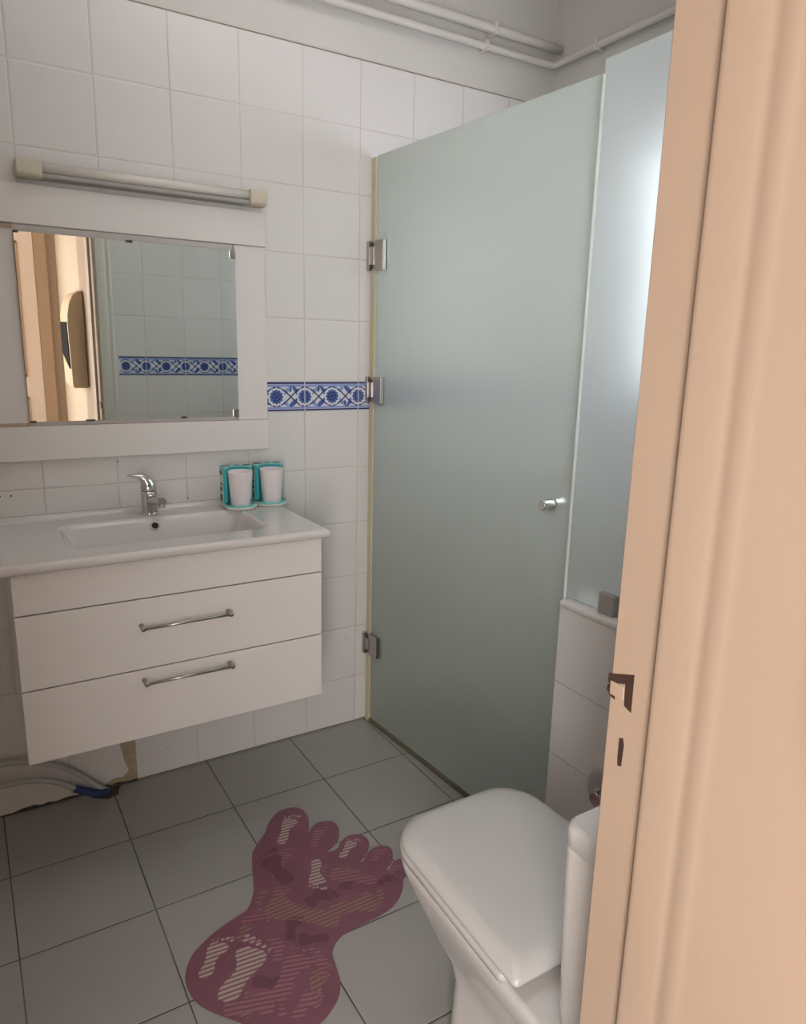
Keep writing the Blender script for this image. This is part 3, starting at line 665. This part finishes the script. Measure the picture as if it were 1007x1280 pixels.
t2 = obj('seat', bm, M_PLAST, tr, smooth=True)
bm = bmesh.new()
loft(bm, [sec(0.180, -1.106, -1.528, 0.4335, 0.086, 0.010), sec(0.186, -1.100, -1.534, 0.435, 0.090, 0.010), sec(0.186, -1.100, -1.534, 0.440, 0.090, 0.010), sec(0.182, -1.104, -1.530, 0.4480, 0.087, 0.012), sec(0.168, -1.118, -1.510, 0.4580, 0.094, 0.014), sec(0.158, -1.129, -1.500, 0.4600, 0.088, 0.016), sec(0.10, -1.19, -1.45, 0.4615, 0.06, 0.018)])
t3 = obj('lid', bm, M_PLAST, tr, smooth=True)
adopt(tr, t1, t2, t3)
for sx in (-0.075, 0.075):
    bm = bmesh.new(); tube(bm, [(TX + sx, -1.565, 0.3925), (TX + sx, -1.565, 0.400)], 0.020, 24); tube(bm, [(TX + sx - 0.02, -1.552, 0.411), (TX + sx + 0.02, -1.552, 0.411)], 0.009, 16)
    h = obj('lid_hinge', bm, M_PLAST, tr, smooth=False, bevel=0.001); adopt(tr, h)
def csec(w_, yf, z, r=0.035): return [(x, y, z) for x, y in rrect(TX - w_, TX + w_, YF + 0.003, yf, r, 8, 0.004)]
bm = bmesh.new(); loft(bm, [csec(0.170, -1.606, 0.3928, 0.022), csec(0.172, -1.602, 0.45, 0.022), csec(0.175, -1.597, 0.60, 0.022), csec(0.176, -1.594, 0.715, 0.022), csec(0.175, -1.595, 0.719, 0.022)])
t5 = obj('cistern', bm, M_CER, tr, smooth=True)
bm = bmesh.new(); loft(bm, [csec(0.174, -1.596, 0.7195, 0.022), csec(0.177, -1.593, 0.7210, 0.024), csec(0.177, -1.593, 0.746, 0.024), csec(0.175, -1.595, 0.752, 0.023), csec(0.170, -1.600, 0.756, 0.02)])
t6 = obj('cistern_lid', bm, M_CER, tr, smooth=True)
bm = bmesh.new(); tube(bm, [(TX, -1.675, 0.7565), (TX, -1.675, 0.762), (TX, -1.675, 0.764)], [0.022, 0.022, 0.019], 28); t7 = obj('flush_button', bm, M_CHROME, tr)
for o_ in (t5, t6):
    for pgn in o_.data.polygons:
        if len(pgn.vertices) > 4: pgn.use_smooth = False
adopt(tr, t5, t6, t7)

# valve with a round cover plate on the partition wall
vv = thing('wall_valve', 'round chrome plate on the low tiled wall behind the toilet cistern', 'valve', (PX, -1.15, 0.32))
bm = bmesh.new(); c = (PX - 0.0005, -1.150, 0.325)
tube(bm, [(c[0], c[1], c[2]), (c[0] - 0.004, c[1], c[2]), (c[0] - 0.012, c[1], c[2])], [0.066, 0.065, 0.052], 40); a = obj('cover_plate', bm, mat('satin_metal', (0.55, 0.54, 0.53), 0.45, metal=0.8), vv, bevel=0.001)
bm = bmesh.new(); tube(bm, [(c[0] - 0.0125, c[1], c[2]), (c[0] - 0.045, c[1], c[2])], [0.020, 0.018], 24); tube(bm, [(c[0] - 0.036, c[1], c[2] - 0.03), (c[0] - 0.036, c[1], c[2] + 0.03)], 0.008, 16); b = obj('valve_handle', bm, M_CHROME, vv, bevel=0.001)
adopt(vv, a, b)

# ------------------------------------------------------------------ hoses under the cabinet
hs = thing('water_hose', 'upper pale hose under the cabinet running into the hole at the wall', 'hose', (-0.9, -0.03, 0.0), 'hoses under the cabinet')
bm = bmesh.new(); tube(bm, smooth_path([(-1.72, -0.03, 0.215), (-1.45, -0.03, 0.215), (-1.18, -0.03, 0.190), (-1.098, -0.032, 0.172), (-1.025, -0.035, 0.138), (-0.975, -0.037, 0.095), (-0.93, -0.038, 0.045), (-0.895, -0.03, 0.012)], 8), 0.0080, 14)
a = obj('hose', bm, M_HOSE, hs, smooth=True); adopt(hs, a)
hs = thing('water_hose', 'lower pale hose under the cabinet ending in a blue sleeve', 'hose', (-0.9, -0.05, 0.0), 'hoses under the cabinet')
bm = bmesh.new(); tube(bm, smooth_path([(-1.72, -0.045, 0.10), (-1.45, -0.045, 0.128), (-1.19, -0.045, 0.128), (-1.102, -0.046, 0.121), (-1.038, -0.048, 0.096), (-0.985, -0.05, 0.056)], 8), 0.0080, 14)
a = obj('hose', bm, M_HOSE, hs, smooth=True)
bm = bmesh.new(); tube(bm, smooth_path([(-0.992, -0.05, 0.061), (-0.955, -0.05, 0.037), (-0.925, -0.046, 0.020), (-0.895, -0.040, 0.0145)], 6), [0.0115] * 18 + [0.009], 16)
b = obj('sleeve', bm, M_BLUE, hs, smooth=True); b['label'] = 'blue sleeve on the hose end'; adopt(hs, a, b)
# open joint of broken mortar where the floor meets the wall
# (part of the back wall)
bm = bmesh.new(); random.seed(8); top = []; x = XL
while x < -0.80:
    h = 0.004 + 0.010 * random.random() * (1.0 if x > -1.25 else 0.4)
    top.append((x, h)); x += 0.013 + 0.02 * random.random()
top.append((-0.80, 0.004))
prism(bm, [(XL, 0.0004)] + top + [(-0.80, 0.0004)], 1, -0.003, 0.0)
M_JOINT = mat('dark_broken_mortar', (0.08, 0.07, 0.062), 0.9, noise=0.5, nscale=60)
gp = obj('dark_wall_joint', bm, M_JOINT, bpy.data.objects['wall_back'])
bm = bmesh.new(); bm.faces.new([bm.verts.new(p) for p in ((-0.935, -0.002, 0.0006), (-0.945, -0.03, 0.0006), (-0.90, -0.062, 0.0006), (-0.868, -0.05, 0.0006), (-0.862, -0.02, 0.0006), (-0.85, -0.002, 0.0006))])
obj('floor_chip', bm, M_JOINT, bpy.data.objects['floor'])
# drill holes in the wall tiles
bm = bmesh.new()
for x, z, r in ((-1.11, 0.973, 0.004), (-1.083, 0.973, 0.0045), (-0.598, 0.925, 0.004), (-0.799, 1.052, 0.004), (-0.038, 0.341, 0.003), (-0.70, 0.085, 0.003)):
    tube(bm, [(x, 0.002, z), (x, -0.0006, z)], r * 0.55, 12)
obj('drill_holes', bm, M_DARK, bpy.data.objects['wall_back'])

# ------------------------------------------------------------------ foot mat
MATP = [(-0.599, -0.522), (-0.573, -0.493), (-0.536, -0.457), (-0.509, -0.418), (-0.468, -0.386), (-0.426, -0.384), (-0.401, -0.405), (-0.396, -0.441), (-0.408, -0.483), (-0.43, -0.524), (-0.446, -0.544), (-0.418, -0.511), (-0.39, -0.493), (-0.362, -0.495), (-0.341, -0.514), (-0.341, -0.548), (-0.356, -0.579), (-0.38, -0.603), (-0.407, -0.616), (-0.418, -0.62), (-0.402, -0.626), (-0.382, -0.623), (-0.369, -0.61), (-0.343, -0.593), (-0.313, -0.593), (-0.293, -0.611), (-0.291, -0.641), (-0.308, -0.669), (-0.336, -0.69), (-0.353, -0.7), (-0.343, -0.706), (-0.327, -0.689), (-0.299, -0.674), (-0.271, -0.676), (-0.252, -0.695), (-0.258, -0.722), (-0.276, -0.747), (-0.295, -0.757), (-0.307, -0.764), (-0.296, -0.767), (-0.277, -0.753), (-0.25, -0.748), (-0.239, -0.763), (-0.245, -0.785), (-0.265, -0.806), (-0.283, -0.82), (-0.297, -0.842), (-0.324, -0.869), (-0.359, -0.89), (-0.402, -0.899), (-0.439, -0.901), (-0.483, -0.904), (-0.514, -0.909), (-0.54, -0.925), (-0.557, -0.949), (-0.565, -0.986), (-0.574, -1.024), (-0.593, -1.055), (-0.619, -1.076), (-0.647, -1.091), (-0.671, -1.098), (-0.708, -1.096), (-0.744, -1.075), (-0.772, -1.046), (-0.798, -1.012), (-0.83, -0.973), (-0.86, -0.929), (-0.872, -0.893), (-0.874, -0.854), (-0.864, -0.821), (-0.84, -0.786), (-0.798, -0.758), (-0.755, -0.738), (-0.712, -0.725), (-0.681, -0.714), (-0.655, -0.679), (-0.637, -0.637), (-0.62, -0.58)]
fm = thing('bath_mat', 'purple foot-shaped vinyl mat printed with small footprints on the grey floor', 'bath mat', (-0.56, -0.74, 0.0))
lp = [(p.x, p.y) for p in smooth_path([(x, y, 0) for x, y in MATP + MATP[:1]], 3)][:-1]
bm = bmesh.new(); prism(bm, lp, 2, 0.0003, 0.0035); a = obj('mat_base', bm, M_MAT, fm, bevel=0.0008, seg=1); adopt(fm, a)
def footprint(h, t, wd, mi_m, z, flip=1, toes=True, nm='footprint'):
    """flat printed foot from heel h to toe line t"""
    h = Vector(h); t = Vector(t); L = (t - h).length; d = (t - h).normalized(); s = Vector((-d.y, d.x)) * flip
    prof = [(0.0, -.34, .34), (.06, -.52, .52), (.16, -.62, .62), (.28, -.58, .56), (.42, -.40, .58), (.54, -.34, .68), (.66, -.50, .86), (.78, -.82, .98), (.88, -.92, .96), (.95, -.72, .78), (.99, -.40, .45)]
    bm = bmesh.new(); Lp = []
    for u, a_, b_ in prof: p = h + d * (u * L * 0.86) + s * (a_ * wd); Lp.append((p.x, p.y))
    for u, a_, b_ in reversed(prof): p = h + d * (u * L * 0.86) + s * (b_ * wd); Lp.append((p.x, p.y))
    bm.faces.new([bm.verts.new((x, y, z)) for x, y in Lp])
    if toes:
        for i in range(5):
            uu = 0.96 - 0.012 * i * i * 0.55; cc = -.78 + i * 0.42; r = wd * (0.24 - 0.028 * i)
            c = h + d * (uu * L + r * .3) + s * (cc * wd)
            bm.faces.new([bm.verts.new((c.x + d.x * r * 1.25 * math.cos(a) + s.x * r * .85 * math.sin(a), c.y + d.y * r * 1.25 * math.cos(a) + s.y * r * .85 * math.sin(a), z)) for a in [2 * PI * k / 14 for k in range(14)]])
    o = obj(nm, bm, mi_m, fm); adopt(fm, o)
    for p in o.data.polygons:
        if p.normal.z < 0: p.flip()
    return o
FPS = [((-0.735, -0.80), (-0.690, -0.765), .017, M_P3, 1, 17.2), ((-0.675, -0.905), (-0.655, -0.84), .020, M_P2, -1, 12.5), ((-0.605, -1.00), (-0.585, -0.935), .019, M_P2, -1, 15.5), ((-0.62, -0.73), (-0.575, -0.69), .020, M_P2, 1, 9.5), ((-0.79, -1.005), (-0.755, -0.955), .018, M_P3, -1, 12.7), ((-0.37, -0.74), (-0.41, -0.705), .013, M_P3, 1, 6.7), ((-0.58, -0.64), (-0.500, -0.555), .024, M_P2, 1, 0), ((-0.545, -0.775), (-0.470, -0.760), .034, M_P4, 1, 0.5), ((-0.44, -0.775), (-0.40, -0.735), .026, M_P4, -1, 0.7), ((-0.745, -0.925), (-0.665, -0.975), .028, M_P4, -1, 5.5), ((-0.63, -0.86), (-0.585, -0.80), .020, M_P4, 1, 10.5), ((-0.355, -0.80), (-0.300, -0.80), .018, M_P4, 1, 6.5), ((-0.516, -0.526), (-0.431, -0.421), .024, M_P1, 1, 1), ((-0.439, -0.582), (-0.378, -0.513), .019, M_P2, 1, 2), ((-0.391, -0.664), (-0.319, -0.612), .019, M_P1, 1, 3),
       ((-0.321, -0.722), (-0.273, -0.685), .015, M_P2, 1, 4), ((-0.307, -0.782), (-0.253, -0.767), .013, M_P2, 1, 5), ((-0.455, -0.634), (-0.498, -0.743), .024, M_P1, -1, 6),
       ((-0.35, -0.795), (-0.459, -0.684), .027, M_P2, 1, 7), ((-0.50, -0.825), (-0.364, -0.852), .036, M_P3, -1, 8), ((-0.554, -0.683), (-0.568, -0.54), .036, M_P4, 1, 9),
       ((-0.500, -0.868), (-0.655, -0.70), .042, M_P3, 1, 10), ((-0.838, -0.862), (-0.759, -0.773), .026, M_P1, 1, 11), ((-0.815, -0.945), (-0.690, -0.822), .041, M_P1, -1, 12),
       ((-0.822, -0.962), (-0.705, -1.01), .034, M_P2, 1, 13), ((-0.716, -0.998), (-0.600, -0.90), .036, M_P2, 1, 14), ((-0.654, -1.055), (-0.590, -0.965), .024, M_P3, 1, 15),
       ((-0.542, -0.900), (-0.620, -0.862), .022, M_P4, 1, 16), ((-0.706, -0.745), (-0.646, -0.763), .018, M_P2, 1, 17), ((-0.700, -1.060), (-0.63, -1.02), .022, M_P2, 1, 18)]
for h_, t_, wd, mm, fl, i_ in FPS: footprint(h_, t_, wd, mm, 0.0036 + 0.00004 * i_, fl)

# ------------------------------------------------------------------ box on the passage wall (seen in the mirror)
hb = thing('wall_box', 'beige rounded wall dispenser with a dark window seen in the mirror', 'dispenser', (-0.607, -2.2, 1.13))
wx = JX - 0.0125
bm = bmesh.new(); P = [(wx, 1.10), (-0.680, 1.10), (-0.684, 1.12), (-0.690, 1.42), (-0.687, 1.48), (-0.675, 1.54), (-0.655, 1.58), (-0.630, 1.598), (wx, 1.60)]
prism(bm, P, 1, -2.36, -2.03); a = obj('box_body', bm, mat('beige_box_plastic', (0.70, 0.52, 0.35), 0.4), hb, bevel=0.004)
bm = bmesh.new(); prism(bm, [(-2.33, 1.27), (-2.05, 1.20), (-2.05, 1.44), (-2.33, 1.44)], 0, -0.6925, -0.684); b = obj('dark_window', bm, mat('smoked_window', (0.012, 0.011, 0.012), 0.9, spec=0.1), hb)
bm = bmesh.new()
for i in range(8): box(bm, -0.632, -0.620, -2.0298, -2.0288, 1.28 + 0.020 * i, 1.285 + 0.020 * i)
c = obj('vent_marks', bm, M_IVORY, hb); adopt(hb, a, b, c)
